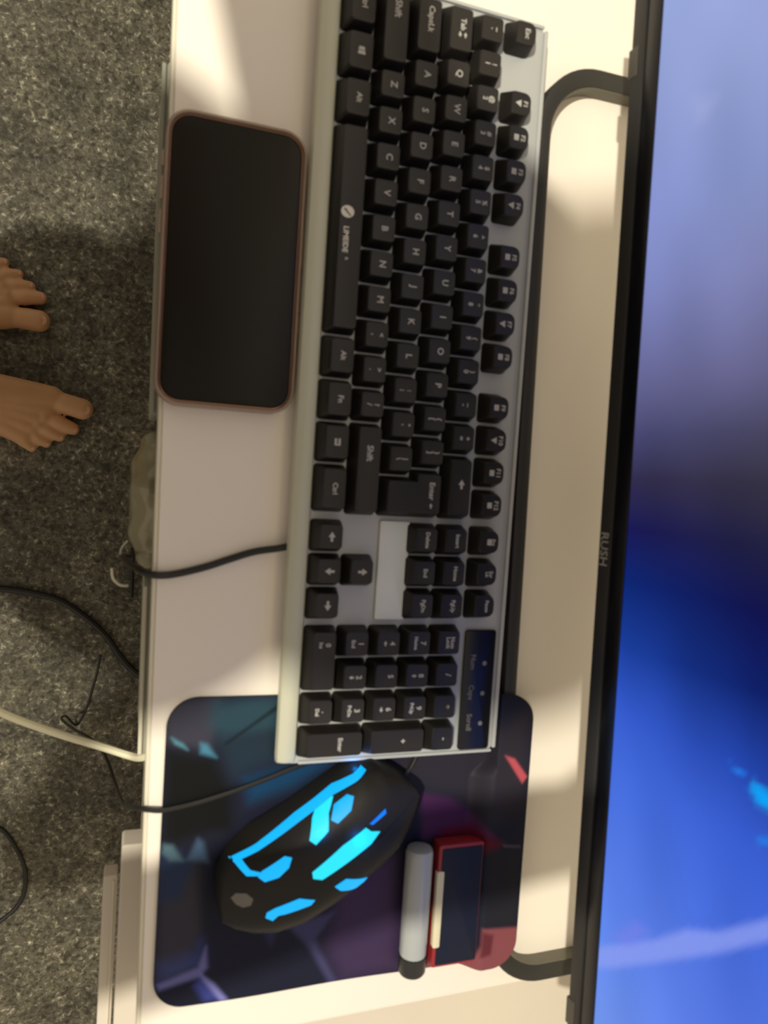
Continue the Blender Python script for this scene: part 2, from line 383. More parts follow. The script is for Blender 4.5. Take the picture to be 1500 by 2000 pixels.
# cable of the keyboard
v, f = tube([(-10, -302, 8.0), (-22, -306, 5.4), (-37, -309, 3.2), (-50, -313.5, 2.0), (-64, -318.5, 2.0), (-80, -322.6, 2.1), (-90, -323, 2.4), (-97, -321.5, -4), (-103, -320.5, -24), (-106, -322, -60), (-104, -330, -120), (-101, -345, -240), (-100, -365, -420), (-98, -385, -640), (-97, -400, -725), (-97, -425, -737.5), (-96, -470, -737.5)], 2.0)
kc = obj('cable', v, f, M_cable, kb)
v, f = tube([(-112, -326, -40), (-111, -332, -41), (-107, -336, -42), (-102.5, -336.5, -43)], .8, 6); tag(obj('cable_tie', v, f, M_edge, kc), 'pale tie on the hanging cable')
v, f = tube([(-104, -312, -60), (-107, -316, -60), (-108, -320, -58)], .6, 6); obj('cable_tie', v, f, M_edge, kc)

# ------------------------------------------------------------------ phone
ph = empty('smartphone', (-58.3, -157.5, 0)); tag(ph, 'smartphone with dark screen in clear rose case at the desk edge', 'phone')
v, f = slab(-94.9, -21.6, -232.8, -82.2, 0.3, 2.0, 13, .8, 7); obj('case_back', v, f, M_case, ph)
outer = lambda z, i: rr(-94.9+i, -21.6-i, -232.8+i, -82.2-i, z, 13-i, 7)
v, f = loft([outer(2.0, 0), outer(8.6, 0), outer(9.5, .5), outer(9.7, 1.1), outer(9.4, 1.6), outer(2.0, 1.6)], closed=True); obj('case_rim', v, f, M_case, ph)
v, f = loft([outer(2.1, 1.9), outer(7.6, 1.7), outer(8.5, 2.1), outer(8.7, 2.7), outer(8.3, 3.0), outer(2.1, 3.4)], closed=True); obj('metal_frame', v, f, M_rose, ph)
v, f = slab(-91.9, -24.7, -229.7, -85.3, 2.2, 8.55, 10.4, .5, 8); obj('screen', v, f, M_glass, ph)
for x, y0, y1 in ((-95.6, -112, -104), (-95.6, -129, -117), (-95.6, -146, -134), (-21.3, -153, -134), (-21.3, -190, -176)):
    v, f = slab(x-.7, x+.5, y0, y1, 4, 7.6, .6, .3); obj('side_button', v, f, M_case, ph)

# ------------------------------------------------------------------ monitor
def RZ(v, c=(146, -297), a=math.radians(1.0)):
    return [(c[0]+(x-c[0])*math.cos(a)-(y-c[1])*math.sin(a), c[1]+(x-c[0])*math.sin(a)+(y-c[1])*math.cos(a), z) for x, y, z in v]
tl = math.radians(5); PX, PZ = 145.5, 60.0
def PT(v):   # panel space (depth, lateral, height) -> desk mm
    return RZ([(PX+z*math.sin(tl)+x*math.cos(tl), y, PZ+z*math.cos(tl)-x*math.sin(tl)) for x, y, z in v])
mon = empty('monitor', (230, -297, 0)); tag(mon, 'black desktop monitor showing a blue picture, on a looped tube stand', 'monitor')
Y0, Y1, PH = -297-307, -297+307, 362
v, f = slab(2.2, 26, Y0, Y1, 0, PH, 1, .8); obj('panel_back', PT(v), f, M_bez, mon)
v, f = slab(30, 62, -297-150, -297+150, 60, 250, 6, 3); v2, f2 = slab(24, 34, -297-200, -297+200, 30, 300, 6, 3); v, f = join([(v, f), (v2, f2)]); obj('rear_housing', PT(v), f, M_bez, mon)
v, f = slab(0, 5, Y0, Y1, 0, 9.5, 1, .6); lip = obj('lower_bezel', PT(v), f, M_bez, mon)
v, f = slab(1.2, 5, Y0, Y1, 9.6, 20, 1, .4); obj('bezel', PT(v), f, M_bezg, mon)
v, f = slab(0, 5, Y0, Y1, PH-9, PH, 1, .5); obj('bezel', PT(v), f, M_bez, mon)
for ya, yb in ((Y0, Y0+8), (Y1-8, Y1)):
    v, f = slab(0, 5, ya, yb, 20, PH-9.1, 1, .5); obj('bezel', PT(v), f, M_bez, mon)
for yc in (-297-268, -297+264):
    v, f = slab(-.5, 6, yc-8, yc+8, -1.5, 5.5, 1, .5); obj('corner_clip', PT(v), f, mat('clip', (.07, .062, .05), .5), mon)
# maker's lettering on the lower bezel
tm = text_mesh('RUSH', 8.6, .9, 1.0).copy()
tm.transform(Matrix.Rotation(math.radians(-(90-5)), 4, 'Y'))
o = link('lettering', tm, mat('bezel_print', (.36, .35, .30), .6), lip, tuple(PT([(-.25, -295, 4.7)])[0])); o.rotation_euler = (0, 0, math.radians(1))
# screen: image painted on a fine grid, partial reflections included in its colours
ny, nz = 220, 130; ys = np.linspace(Y0+8, Y1-8, ny); zs = np.linspace(20, PH-9, nz)
GY, GZ = np.meshgrid(ys, zs, indexing='ij'); gy, gz = GY.ravel(), GZ.ravel()
sv = PT(list(zip(np.full(gy.size, 2.05), gy, gz)))
sf = [(i*nz+j, (i+1)*nz+j, (i+1)*nz+j+1, i*nz+j+1) for i in range(ny-1) for j in range(nz-1)]
ky = [20, -60, -110, -160, -205, -232, -255, -282, -310, -345, -380, -415, -460, -510, -560, -610]
kl = [(150, 168, 218), (146, 160, 214), (136, 148, 208), (122, 130, 186), (100, 100, 146), (70, 70, 112), (48, 44, 76), (24, 24, 84), (12, 38, 116), (26, 62, 158), (52, 90, 204), (68, 108, 220), (84, 122, 228), (94, 134, 232), (112, 148, 236), (122, 156, 238)]
kr = [(160, 170, 222), (150, 162, 212), (132, 146, 194), (126, 130, 176), (104, 102, 142), (72, 70, 96), (52, 48, 66), (30, 30, 62), (14, 16, 74), (10, 30, 104), (32, 66, 168), (54, 92, 206), (68, 106, 218), (84, 118, 226), (94, 124, 228), (102, 130, 230)]
ka = np.array([lin(c) for c in kl]); kbb = np.array([lin(c) for c in kr]); kyy = -np.array(ky)
ga = np.column_stack([np.interp(-gy, kyy, ka[:, i]) for i in range(3)]); gb = np.column_stack([np.interp(-gy, kyy, kbb[:, i]) for i in range(3)])
t = np.clip((gz-20)/85, 0, 1)[:, None]; SCc = ga*(1-t)+gb*t
wob = 1+.05*np.sin(gy*.05+gz*.09)*np.sin(gz*.06+1)+.03*np.sin(gy*.021-gz*.12+2); SCc *= wob[:, None]
P2 = np.column_stack([gy, gz])
for poly, col, soft, al in (
        ([(-516.3, 17.9), (-485.9, 59.5), (-469.3, 77.9), (-460, 95.2), (-439.1, 120), (-415, 148), (-424, 152), (-448.3, 120.8), (-469.7, 96.1), (-497.3, 60.6), (-518.4, 32.7), (-528.8, 17)], (138, 156, 240), 1.8, .75),
        ([(-504.6, 27.3), (-485.3, 45), (-484.2, 55.8), (-499.3, 42.6)], (118, 128, 232), 3, .6),
        ([(-67.7, 43.4), (-74.6, 59.4), (-81.8, 54.1), (-81.7, 47.9)], (162, 172, 216), 4, .5),
        ([(-381.1, 95), (-381.8, 99.2), (-382.9, 103.3), (-384.5, 99.4)], (30, 125, 235), 1.2, .95),
        ([(-384.2, 107.4), (-385.5, 115.1), (-386, 124), (-398, 126), (-393, 115.8), (-393, 110.8), (-388.1, 106.4)], (0, 165, 250), 1.6, .95),
        ([(-408.5, 110.9), (-404.9, 116.9), (-404, 124), (-409, 124), (-407.6, 117.1), (-410, 112.3)], (30, 130, 240), 1.2, .9)):
    tt = np.clip(.5-sd(P2, poly)/(2*soft), 0, 1)*al; SCc = SCc*(1-tt[:, None])+np.array(lin(col))*tt[:, None]
scr = obj('screen', sv, sf, M_scr, mon); set_colors(scr.data, SCc)
# stand: flat looped tube, riser and arm
OUT = lambda i, z: rr(119+i, 340-i, -584.5+i, -8.5-i, z, 40-i, 12)
INN = lambda i, z: rr(127.6-i, 328+i, -572.8-i, -20.2+i, z, 31+i, 12)
v, f = loft([OUT(0, .6), OUT(0, 9.6), OUT(.5, 10.6), OUT(1.4, 11), INN(1.2, 11), INN(.5, 10.7), INN(.4, .6), OUT(.8, 0)], closed=True)
RS_ = lambda v: RZ(v, (146, -297), math.radians(.9))
loop = obj('stand_loop', RS_(v), f, M_stand, mon)
v, f = loft([INN(.3, .2), INN(.45, 10.3), INN(0, 10.2), INN(-.15, .2)], closed=True); obj('inner_wall_bounce', RS_(v), f, mat('stand_bounce_tint', (.15, .14, .105), .55), loop)  # inner wall coloured paler, for light bounced off the desk
v, f = slab(316, 326, -330, -264, 4, 200, 4, 1.5); v2, f2 = slab(200, 326, -320, -274, 190, 206, 4, 2); v, f = join([(v, f), (v2, f2)]); obj('stand_riser', v, f, M_stand, mon)

# ------------------------------------------------------------------ mouse pad
def zpad(x, y):
    q = lambda a: (lambda t: t*t*(3-2*t))(min(1, max(0, a)))
    a0 = 104+11.5*q((y+447)/12); a1 = 118.5          # it climbs over the front bar of the monitor stand
    return 2.6+q((x-a0)/(a1-a0))*10.8
def pad_mesh():
    x0, x1, y0, y1, r = -79.5, 141, -567.5, -391.5, 17
    xs = list(np.concatenate([x0+r*(1-np.cos(np.linspace(0, math.pi/2, 44)))[:-1], np.linspace(x0+r, x1-r, 260), (x1-r+r*np.sin(np.linspace(0, math.pi/2, 44)))[1:]]))
    nv = 220; vs = []
    for x in xs:
        d = 0
        if x < x0+r: d = r-math.sqrt(max(0, r*r-(x0+r-x)**2))
        if x > x1-r: d = r-math.sqrt(max(0, r*r-(x-x1+r)**2))
        sk = -.012*(x-30)           # the lower edge leans a little
        ya, yb = y0+d+sk*.4, y1-d+sk*.8
        for k in range(nv):
            y = ya+(yb-ya)*k/(nv-1)+.5*math.sin(x*.05)*(1-k/(nv-1))
            vs.append((x, y, zpad(x, y)))
    nx = len(xs); fs = [(i*nv+j, (i+1)*nv+j, (i+1)*nv+j+1, i*nv+j+1) for i in range(nx-1) for j in range(nv-1)]
    return vs, fs, nx, nv
vs, fs, nx, nv = pad_mesh(); P = np.array(vs)[:, :2].copy(); P[:, 0] += np.clip((P[:, 0]-112)/29, 0, 1)*4
L_ = {
 'A': [(-83.9, -391.9), (-51.4, -390.1), (-49.5, -399.2), (-55.6, -421.5), (-78.6, -415.7)],
 'B': [(-55.6, -393.0), (-17.1, -391.4), (-15.9, -411.5), (-48.7, -414.4), (-56.5, -404.9)],
 'sh1': [(-76.7, -412.1), (-70.1, -416.1), (-67.4, -419.6), (-74.4, -415.9)],
 'sh2': [(-60.9, -415.9), (-57.3, -416.9), (-51.8, -424.8), (-60.6, -421.9)],
 'black': [(-79.9, -417.8), (-52.5, -424.7), (-41.0, -448.4), (-41.5, -466.8), (-56.1, -468.4), (-71.6, -472.9), (-79.5, -469.1), (-80.0, -430.4)],
 'band': [(-35.6, -438.1), (0.8, -430.5), (13.7, -432.9), (-7.8, -444.8), (-31.8, -452.2)],
 'gray1': [(-79.6, -482.6), (-59.6, -483.3), (-55.4, -523.8), (-62.2, -547.5), (-77.9, -548.0)],
 'blue1': [(-79.2, -475.1), (-70.0, -476.1), (-61.0, -484.7), (-67.2, -503.8), (-78.5, -505.3)],
 'sh3': [(-78.0, -471.5), (-73.0, -472.8), (-66.9, -482.5), (-74.0, -481.7), (-78.4, -476.7)],
 'sh4': [(-59.6, -470.4), (-56.6, -473.0), (-53.0, -484.8), (-64.7, -482.0)],
 'lav1': [(-77.7, -551.9), (-55.8, -545.5), (-52.0, -533.6), (-50.6, -546.3), (-54.8, -551.1), (-76.1, -555.2)],
 'lav2': [(-54.1, -549.6), (-46.4, -556.4), (-38.3, -567.2), (-42.1, -567.4), (-52.4, -553.8)],
 'lavfill': [(-54.1, -550.4), (-40.7, -566.0), (-51.1, -565.8), (-57.4, -556.1)],
 'lavfill2': [(-77, -540), (-58, -536), (-55, -530), (-53, -545), (-76, -552)],
 'ind': [(-6.0, -527.7), (3.5, -526.6), (22.7, -523.5), (12.2, -538.4), (14.3, -545.2), (26.3, -566.9), (22.2, -567.9), (7.6, -542.6), (-2.6, -531.4)],
 'ind2': [(-20.7, -528.8), (-12.3, -526.8), (-11.3, -530.1), (-14.7, -539.2)],
 'purp': [(17.4, -491.9), (61.1, -493.4), (68.1, -567.1), (28.8, -567.4), (17.4, -544.1), (22.8, -525.2)],
 'plum': [(73.2, -455.3), (92.2, -459.4), (107.6, -469.2), (121.7, -482.6), (88.6, -483.7), (75.3, -484.0)],
 'red': [(88.3, -479.4), (110.1, -478.0), (127.7, -486.7), (122.5, -492.3), (87.2, -488.6)],
 'tr': [(46.7, -434.3), (139.9, -404.1), (145.0, -463.7), (117.3, -475.3), (92.1, -458.5), (65.0, -450.5)],
 'salmon': [(124.5, -430.5), (132.5, -433), (143.5, -445), (139.9, -449.2)],
 'streak': [(127.8, -487.6), (142.3, -489.5), (142.5, -491.0), (128.9, -489.4)],
 'pink': [(117, -541), (146, -543), (148, -575), (100, -575), (84.2, -575), (84.2, -561), (113, -561), (117.0, -552.0)],
 'pinkd': [(117.4, -543.0), (126.2, -546.0), (125.1, -558.5), (117, -560)],
 'rightshade': [(118.4, -489.4), (141.5, -491.6), (143.1, -541), (117, -539)],  # shading of the raised right side, painted into the print
 'teal2': [(-50.2, -414.3), (-15.9, -411.5), (-19.6, -428.4), (-43.1, -437.5)],
 'line': [(-15, -396), (-47, -418), (-47.5, -417), (-16, -394)],
}
lay = [('A', (56, 57, 70), 5, 1), ('B', (40, 68, 82), 6, .9), ('teal2', (30, 48, 62), 8, .9), ('line', (12, 18, 22), 1.5, .9), ('black', (12, 14, 14), 7, 1), ('band', (14, 62, 98), 6, .9),
       ('sh1', (84, 140, 158), 1.5, .95), ('sh2', (70, 128, 156), 2, .95), ('gray1', (56, 54, 66), 5, .95), ('blue1', (34, 52, 86), 4, .8),
       ('sh3', (80, 110, 122), 2, .85), ('sh4', (66, 92, 122), 2.5, .9), ('lavfill2', (60, 74, 130), 7, .7), ('lavfill', (62, 72, 150), 3, .9), ('lav1', (116, 116, 176), 2, .75), ('lav2', (136, 136, 206), 1.8, .85),
       ('purp', (64, 48, 82), 9, .9), ('ind', (66, 66, 104), 2.5, .9), ('ind2', (48, 48, 84), 2.5, .8), ('tr', (46, 43, 52), 9, .9), ('plum', (72, 34, 78), 3, .9), ('red', (96, 14, 34), 4, .85),
       ('salmon', (188, 84, 96), 1.2, .95), ('streak', (110, 100, 108), 1, .5), ('rightshade', (34, 34, 40), 4, .9), ('pink', (132, 74, 80), 1.6, .95), ('pinkd', (92, 38, 48), 1.6, .9)]
Cc = paint(P, lin((26, 29, 48)), [(L_[k], c, s, a) for k, c, s, a in lay])
pad = empty('mouse_pad', (33, -480, 0)); tag(pad, 'dark printed mouse pad under the mouse and keyboard end', 'mouse pad')
pt = obj('printed_top', vs, fs, M_pad, pad); set_colors(pt.data, Cc)
rim = [i*nv for i in range(nx)]+[(nx-1)*nv+k for k in range(1, nv)]+[i*nv+nv-1 for i in range(nx-2, -1, -1)]+[k for k in range(nv-2, 0, -1)]
rl = [vs[i] for i in rim]; low = [(x, y, z-2.3) for x, y, z in rl]; bot = [(x, y, z-2.4) for x, y, z in vs]
n = len(rl); wall_f = [(i, (i+1) % n, n+(i+1) % n, n+i) for i in range(n)]
v, f = join([([(x, y, z-.05) for x, y, z in rl]+low, wall_f), (bot, fs)]); obj('rubber_base', v, f, M_rub, pad)

# ------------------------------------------------------------------ mouse
ma = math.radians(31.5); ME = (math.cos(ma), math.sin(ma)); MN = (-math.sin(ma), math.cos(ma)); MO = (-43.74, -512.36)
def mxy(s, w): return MO[0]+s*ME[0]+w*MN[0], MO[1]+s*ME[1]+w*MN[1]
WL = ([-1, 3, 10, 20, 35, 60, 85, 100, 112, 121, 125], [4, 17, 27, 34, 37.5, 36.5, 37.5, 38, 33, 22, 12])
WR = ([-1, 3, 10, 20, 35, 60, 85, 100, 112, 121, 125], [4, -9, -18, -25, -29, -28, -26, -24, -17, -9, -2])
def mh(s, w):
    wl, wr = np.interp(s, *WL), np.interp(s, *WR); c = (wl+wr)/2; hw = max((wl-wr)/2, .5)
    top = 3+15+21*math.sin(math.pi*min(1, max(0, (s+6)/152)))**.9
    u = min(1, abs(w-c)/hw); return 7+(top-7)*(1-u**3.2)**.55
mouse = empty('computer_mouse', (*mxy(62, 5), 3)); tag(mouse, 'black gaming mouse with glowing cyan light strips on the mouse pad', 'mouse')
ns, nw = 64, 33; ss = -1+126*(.5-.5*np.cos(np.linspace(0, math.pi, ns))); mv = []
for s in ss:
    wl, wr = np.interp(s, *WL), np.interp(s, *WR); c = (wl+wr)/2; hw = (wl-wr)/2
    for k in range(nw):
        u = math.sin(math.pi*(k/(nw-1)-.5)); w_ = c+hw*u; x, y = mxy(s, w_); mv.append((x, y, mh(s, w_)))
mf = [(i*nw+j, (i+1)*nw+j, (i+1)*nw+j+1, i*nw+j+1) for i in range(ns-1) for j in range(nw-1)]
rim = [i*nw for i in range(ns)]+[(ns-1)*nw+k for k in range(1, nw)]+[i*nw+nw-1 for i in range(ns-2, -1, -1)]+[k for k in range(nw-2, 0, -1)]
nb = len(mv); cx, cy = mxy(62, 5)
mv += [(cx+(mv[i][0]-cx)*.93, cy+(mv[i][1]-cy)*.93, 3.0) for i in rim]; n = len(rim)
mf += [(rim[i], rim[(i+1) % n], nb+(i+1) % n, nb+i) for i in range(n)]; mf.append(tuple(range(nb, nb+n)))
shell = obj('shell', mv, mf, M_mouse, mouse, sharp=60)
def strip(name, poly, m, h=.5, parent=mouse, step=2.5):
    """patch of the given outline, draped on the shell and standing h proud"""
    bm = bmesh.new(); vv = [bm.verts.new((p[0], p[1], 0)) for p in poly]
    for t3 in tessellate_polygon([[Vector((p[0], p[1], 0)) for p in poly]]): bm.faces.new([vv[i] for i in t3])
    for _ in range(4):
        es = [e for e in bm.edges if e.calc_length() > step*1.6]
        if not es: break
        bmesh.ops.subdivide_edges(bm, edges=es, cuts=1); bmesh.ops.triangulate(bm, faces=[q for q in bm.faces if len(q.verts) > 3])
    bm.verts.index_update(); bv = [tuple(q.co) for q in bm.verts]; bf = [tuple(x.index for x in q.verts) for q in bm.faces]
    edge = [(e.verts[0].index, e.verts[1].index) for e in bm.edges if len(e.link_faces) == 1]; bm.free()
    top, bt = [], []
    for s, w_, _ in bv:
        x, y = mxy(s, w_); z = mh(s, w_); top.append((x, y, z+h)); bt.append((x, y, z-.6))
    n = len(top); fs_ = bf+[tuple(i+n for i in q[::-1]) for q in bf]+[(a, b, b+n, a+n) for a, b in edge]
    return obj(name, top+bt, fs_, m, parent, sharp=50)
for poly, m in (
    ([(106.0, 32.2), (105.0, 34.2), (85.7, 35.6), (72.6, 34.8), (59.8, 34.2), (39.4, 33.2), (18.8, 31.6), (20.9, 29.6), (23.4, 23.0), (28.5, 20.9), (30.7, 21.7), (26.6, 24.6), (25.0, 30.0), (38.7, 30.7), (59.9, 31.5), (72.0, 32.2), (83.4, 33.0), (97, 32.2)], M_led),
    ([(78.4, 33.5), (83.0, 32.6), (76.5, 28.7), (71.8, 22.5), (62.6, 20.2), (60.8, 23.5), (67.5, 30.2), (71.1, 32.2)], M_ledb),
    ([(90.0, 30.5), (92.6, 28.3), (87.5, 24.1), (78.0, 22.9), (75.8, 25.8), (81.1, 30.1)], M_led),
    ([(31.7, 22.0), (45.7, 23.2), (48.5, 21.0), (44.7, 17.4), (37.7, 15.3), (30.2, 16.5), (28.4, 20.4)], M_led),
    ([(89.8, 11.7), (91.3, 7.8), (95.4, 4.4), (87.9, 2.1), (56.3, 1.7), (52.6, 5.0), (53.8, 8.4), (74.5, 11.7)], M_ledb),
    ([(92.6, 12.1), (104.1, 12.7), (103.2, 10.4), (93.9, 10.5)], mat('led_dim', (0, .1, .3), .4, emit=(0.0, .12, .75), estr=1.0)),
    ([(60.1, -6.4), (67.3, -6.4), (77.1, -16.7), (74.6, -19.4), (69.1, -18.8), (61.5, -11.1)], M_led),
    ([(27.8, -0.2), (41.1, -1.5), (47.6, -7.2), (44.4, -8.7), (30.6, -6.2), (27.0, -5.1), (23.0, -6.7), (20.7, -3.1), (22.7, -0.6)], M_led)):
    strip('light_strip', poly, m)
strip('emblem', [(10.4, 15.6), (14, 17), (18.9, 14.8), (20.4, 10.2), (17.5, 7.3), (13.5, 8.0), (11.1, 11.3)], mat('mouse_emblem', (.16, .15, .13), .5), .12)
for s_, w_, e_ in ((102, 37, .0035), (84, 8, .010), (68, 24, .005)):  # added point lights above the strips, spreading their glow to nearby surfaces
    l_ = bpy.data.lights.new('added_strip_glow', 'POINT'); l_.energy = e_; l_.color = (0, .28, 1); l_.shadow_soft_size = .002
    lo_ = bpy.data.objects.new('added_strip_glow', l_); COL.objects.link(lo_); lo_.location = V(*mxy(s_, w_), mh(s_, min(w_, 36))+3.2)
v, f = tube([(*mxy(100+1*math.cos(0), 4), 20)]*1+[(*mxy(100, 12), 20)], 12.5, 24, 1, False)
wheel = obj('scroll_wheel', v, f, mat('wheel', (.09, .12, .17), .4), mouse)
for w0, w1, nm in ((13.2, 33.5, 'left_button'), (-21, 2.6, 'right_button')):
    P_ = [(82, w1 if w1 > 13 else w0)]
    strip(nm, ([(76, 13.5), (100, 13.5), (121, 13), (118, 24), (110, 30.5), (98, 32), (86, 32), (84, 26)] if w0 > 0 else [(78, 1.5), (98, 1.5), (122, 4), (119, -5), (110, -15), (98, -20), (84, -20)]), M_mouse, .25)
v, f = tube([(*mxy(122, 8), 8), (*mxy(130, 8), 6), (*mxy(138, 14), 4.9), (56, -429, 4.4), (28, -424.0, 4.3), (-2, -431, 4.3), (-24, -438.5, 4.4), (-43.5, -444.5, 4.4), (-62.6, -449.2, 4.3), (-78.8, -451.5, 4.4), (-86.7, -451.3, 3.0), (-93.0, -453.5, -5), (-97.4, -463.8, -30), (-99.0, -477, -62), (-102.0, -495.7, -120), (-104.9, -509.3, -170), (-114.6, -518.1, -250), (-128.1, -533.4, -330), (-149.4, -554.4, -420), (-172, -590, -560), (-176, -630, -690), (-163.8, -658.2, -734), (-151.0, -632.3, -737), (-145.0, -605.7, -737.5), (-139.1, -579.1, -737.5), (-136, -556, -737.5)], 1.5)
obj('cable', v, f, M_cable, mouse)

# ------------------------------------------------------------------ little box and capped tube on the pad
bx = empty('small_box', (97.5, -521.5, 3)); tag(bx, 'small flat box with red sides and navy top on the mouse pad', 'box')
v, f = slab(83, 113, -561, -484, 3.0, 13.4, 1.5, .7); obj('sleeve', v, f, M_red, bx)
v, f = slab(85.2, 112.4, -559.5, -486.2, 13.2, 13.9, 1.2, .3); obj('top_face', v, f, M_navy, bx)
v, f = slab(82.6, 87.2, -548, -500, 10.5, 14.15, 1.2, .3); obj('paper_label', v, f, M_cream, bx)
tb = empty('plastic_tube', (70.5, -522, 3)); tag(tb, 'pale frosted plastic tube with black cap beside the small box', 'tube')
def lathe_y(cx, cz, prof, seg=20): return loft([[(cx+r*math.cos(a), y, cz+r*math.sin(a)) for a in [2*math.pi*k/seg for k in range(seg)]] for y, r in prof])
v, f = lathe_y(70.8, 11.6, [(-484, 5.5), (-484.8, 7.6), (-487, 8.4), (-549, 8.4), (-550.5, 8.0)]); obj('barrel', v, f, M_tube, tb)
v, f = lathe_y(70.8, 11.6, [(-550.5, 7.6), (-551, 8.5), (-560.5, 8.5), (-562.2, 7.4)]); obj('cap', v, f, M_black, tb)

# ------------------------------------------------------------------ clear bag on the shelf, bulging past the desk edge
def bag_mesh():
    nu, nv_ = 40, 24; vs_ = []
    for i in range(nu+1):
        u = math.pi*i/nu; cy_ = math.cos(u); r_ = math.sin(u)**.7
        for j in range(nv_):
            a = 2*math.pi*j/nv_
            k = 1+.06*math.sin(7*u+2*a)+.05*math.sin(11*u-3*a)
            vs_.append((-90+14.5*r_*math.cos(a)*k, -287+42*cy_, -66+(36*r_*math.sin(a)*k)))
    return loft([vs_[i*nv_:(i+1)*nv_] for i in range(nu+1)])
bag = empty('clear_plastic_bag', (-88, -287, -108)); tag(bag, 'clear plastic bag bulging out under the desk edge', 'bag')
v, f = bag_mesh(); obj('bag_film', v, f, M_bag, bag)
v, f = slab(-93, -80, -283, -264, -86, -50, 1.5, .8); obj('grey_card', v, f, M_gbox, bag)
v, f = slab(-94, -80, -262.4, -261, -80, -44, .5, .3); obj('white_strip', v, f, M_edge, bag)

# ------------------------------------------------------------------ loose cables
v, f = tube([(-420, -330, -736), (-330, -350, -560), (-250, -392, -240), (-202.7, -421.2, -132), (-178.5, -434.1, -120), (-147.0, -448.1, -118), (-114.0, -457.8, -110), (-95.6, -459.3, -95), (-88.6, -450.8, -70), (-80, -440.8, -52), (-60, -436, -40), (0, -430, -38)], 2.6)
wc = obj('white_cable', v, f, M_white); tag(wc, 'thick white cable running out from under the desk edge', 'cable')
v, f = tube([(-420, -470, -735), (-310.1, -459.0, -735), (-271.8, -458.6, -735), (-225.6, -465.5, -735), (-184.7, -480.0, -735), (-134.4, -521.6, -735), (-89.0, -580.0, -735), (0, -640, -735), (80, -640, -735)], 4.5)
fc = obj('floor_cable', v, f, M_cable); tag(fc, 'thick black cable curving over the floor below the feet', 'cable')
v, f = tube([(-420, -790, -736), (-299.2, -800.2, -736), (-259.9, -807.0, -736), (-235.3, -843.6, -736), (-224.0, -879.4, -736), (-229.4, -917.2, -736), (-255.2, -944.4, -736), (-320.1, -981.7, -736)], 3)
lc = obj('looped_cable', v, f, M_cable); tag(lc, 'thin black cable looped on the floor near the cabinet', 'cable')

# ------------------------------------------------------------------ person (only the feet show; the rest stands beside the desk and throws the shadow)
def caps(bones):
    """closed tapered capsules; returns verts/faces soup for remeshing"""
    parts = []
    for a, b, ra, rb in bones:
        a, b = Vector(a), Vector(b); d = b-a; L = max(d.length, 1e-3); t = d/L
        s = t.cross(Vector((0, 0, 1)));  s = t.cross(Vector((1, 0, 0))) if s.length < .1 else s; s.normalize(); u = s.cross(t)
        loops = []
        for k in range(6): an = math.radians(-88+17.6*k); loops.append((a+t*ra*math.sin(an), ra*math.cos(an)))
        for k in range(6): an = math.radians(0+17.6*k); loops.append((b+t*rb*math.sin(an), rb*math.cos(an)))
        parts.append(loft([[tuple(p+s*r*math.cos(q)+u*r*math.sin(q)) for q in [2*math.pi*i/16 for i in range(16)]] for p, r in loops]))
    return join(parts)
def body(name, bones, m, parent, vox, smooth=4, fac=.5):
    v, f = caps(bones); v = np.array(v); c = center(v); c[2] = v[:, 2].min()
    me = mesh(v-c, f); o = bpy.data.objects.new('tmp', me); COL.objects.link(o)
    r = o.modifiers.new('r', 'REMESH'); r.mode = 'VOXEL'; r.voxel_size = vox*.001
    s = o.modifiers.new('s', 'SMOOTH'); s.iterations = smooth; s.factor = fac
    dg = bpy.context.evaluated_depsgraph_get(); me2 = bpy.data.meshes.new_from_object(o.evaluated_get(dg)); bpy.data.objects.remove(o)
    for p in me2.polygons: p.use_smooth = True
    me2.materials.clear(); return link(name, me2, m, parent, tuple(c))
G = -740
def foot(ank, heel, med, lat, toes):
    """toes: list of (base, tip, r_base, r_tip)"""
    B = [(ank, (ank[0]+10, ank[1], G+62), 33, 34), ((ank[0], ank[1], G+58), heel, 32, 27)]
    for q in np.linspace(0, 1, 5):
        p = Vector(med).lerp(Vector(lat), q); B.append(((ank[0]+18, ank[1]-2+0*q, G+56-14*q), tuple(p), 28, 17-3*q)); B.append(((heel[0]+15, heel[1], G+24), tuple(p), 22, 14))
    for a, b, ra, rb in toes:
        q = Vector(a).lerp(Vector(med).lerp(Vector(lat), .5), .22)
        mid = Vector(a).lerp(Vector(b), .5)+Vector((0, 0, 2.5))
        B += [(tuple(q+Vector((0, 0, 2))), a, ra+2, ra), (a, tuple(mid), ra, (ra+rb)/2), (tuple(mid), b, (ra+rb)/2, rb)]
    return B
rt = [((-222, -187, G+16), (-174.5, -199, G+13.5), 13.5, 15.2), ((-222, -213, G+15), (-186, -227.5, G+10), 10.5, 9.4), ((-232, -226, G+14), (-203, -239.5, G+9), 9.5, 8.2), ((-243, -236, G+13), (-220, -249.5, G+8.5), 9, 7.8), ((-258, -243, G+12), (-238, -257, G+8), 9, 7.6)]
lt = [((-281, -82, G+16), (-235, -83, G+13.5), 13.5, 15.2), ((-276, -57, G+15), (-235, -51, G+10), 10.5, 9.4), ((-284, -42, G+14), (-249, -37, G+9), 9.5, 8.2), ((-295, -30, G+13), (-264, -22.5, G+8.5), 9, 7.8), ((-308, -20, G+12), (-282, -9.5, G+8), 9, 7.6)]
RA, LA = (-372, -178, G+95), (-428, -105, G+95)
B = foot(RA, (-402, -178, G+27), (-215, -187, G+17), (-250, -241, G+12), rt)+foot(LA, (-458, -108, G+27), (-273, -82, G+17), (-297, -24, G+12), lt)
RK, LK, RH, LH = (-352, -196, -275), (-392, -80, -275), (-440, -190, 120), (-445, -60, 120)
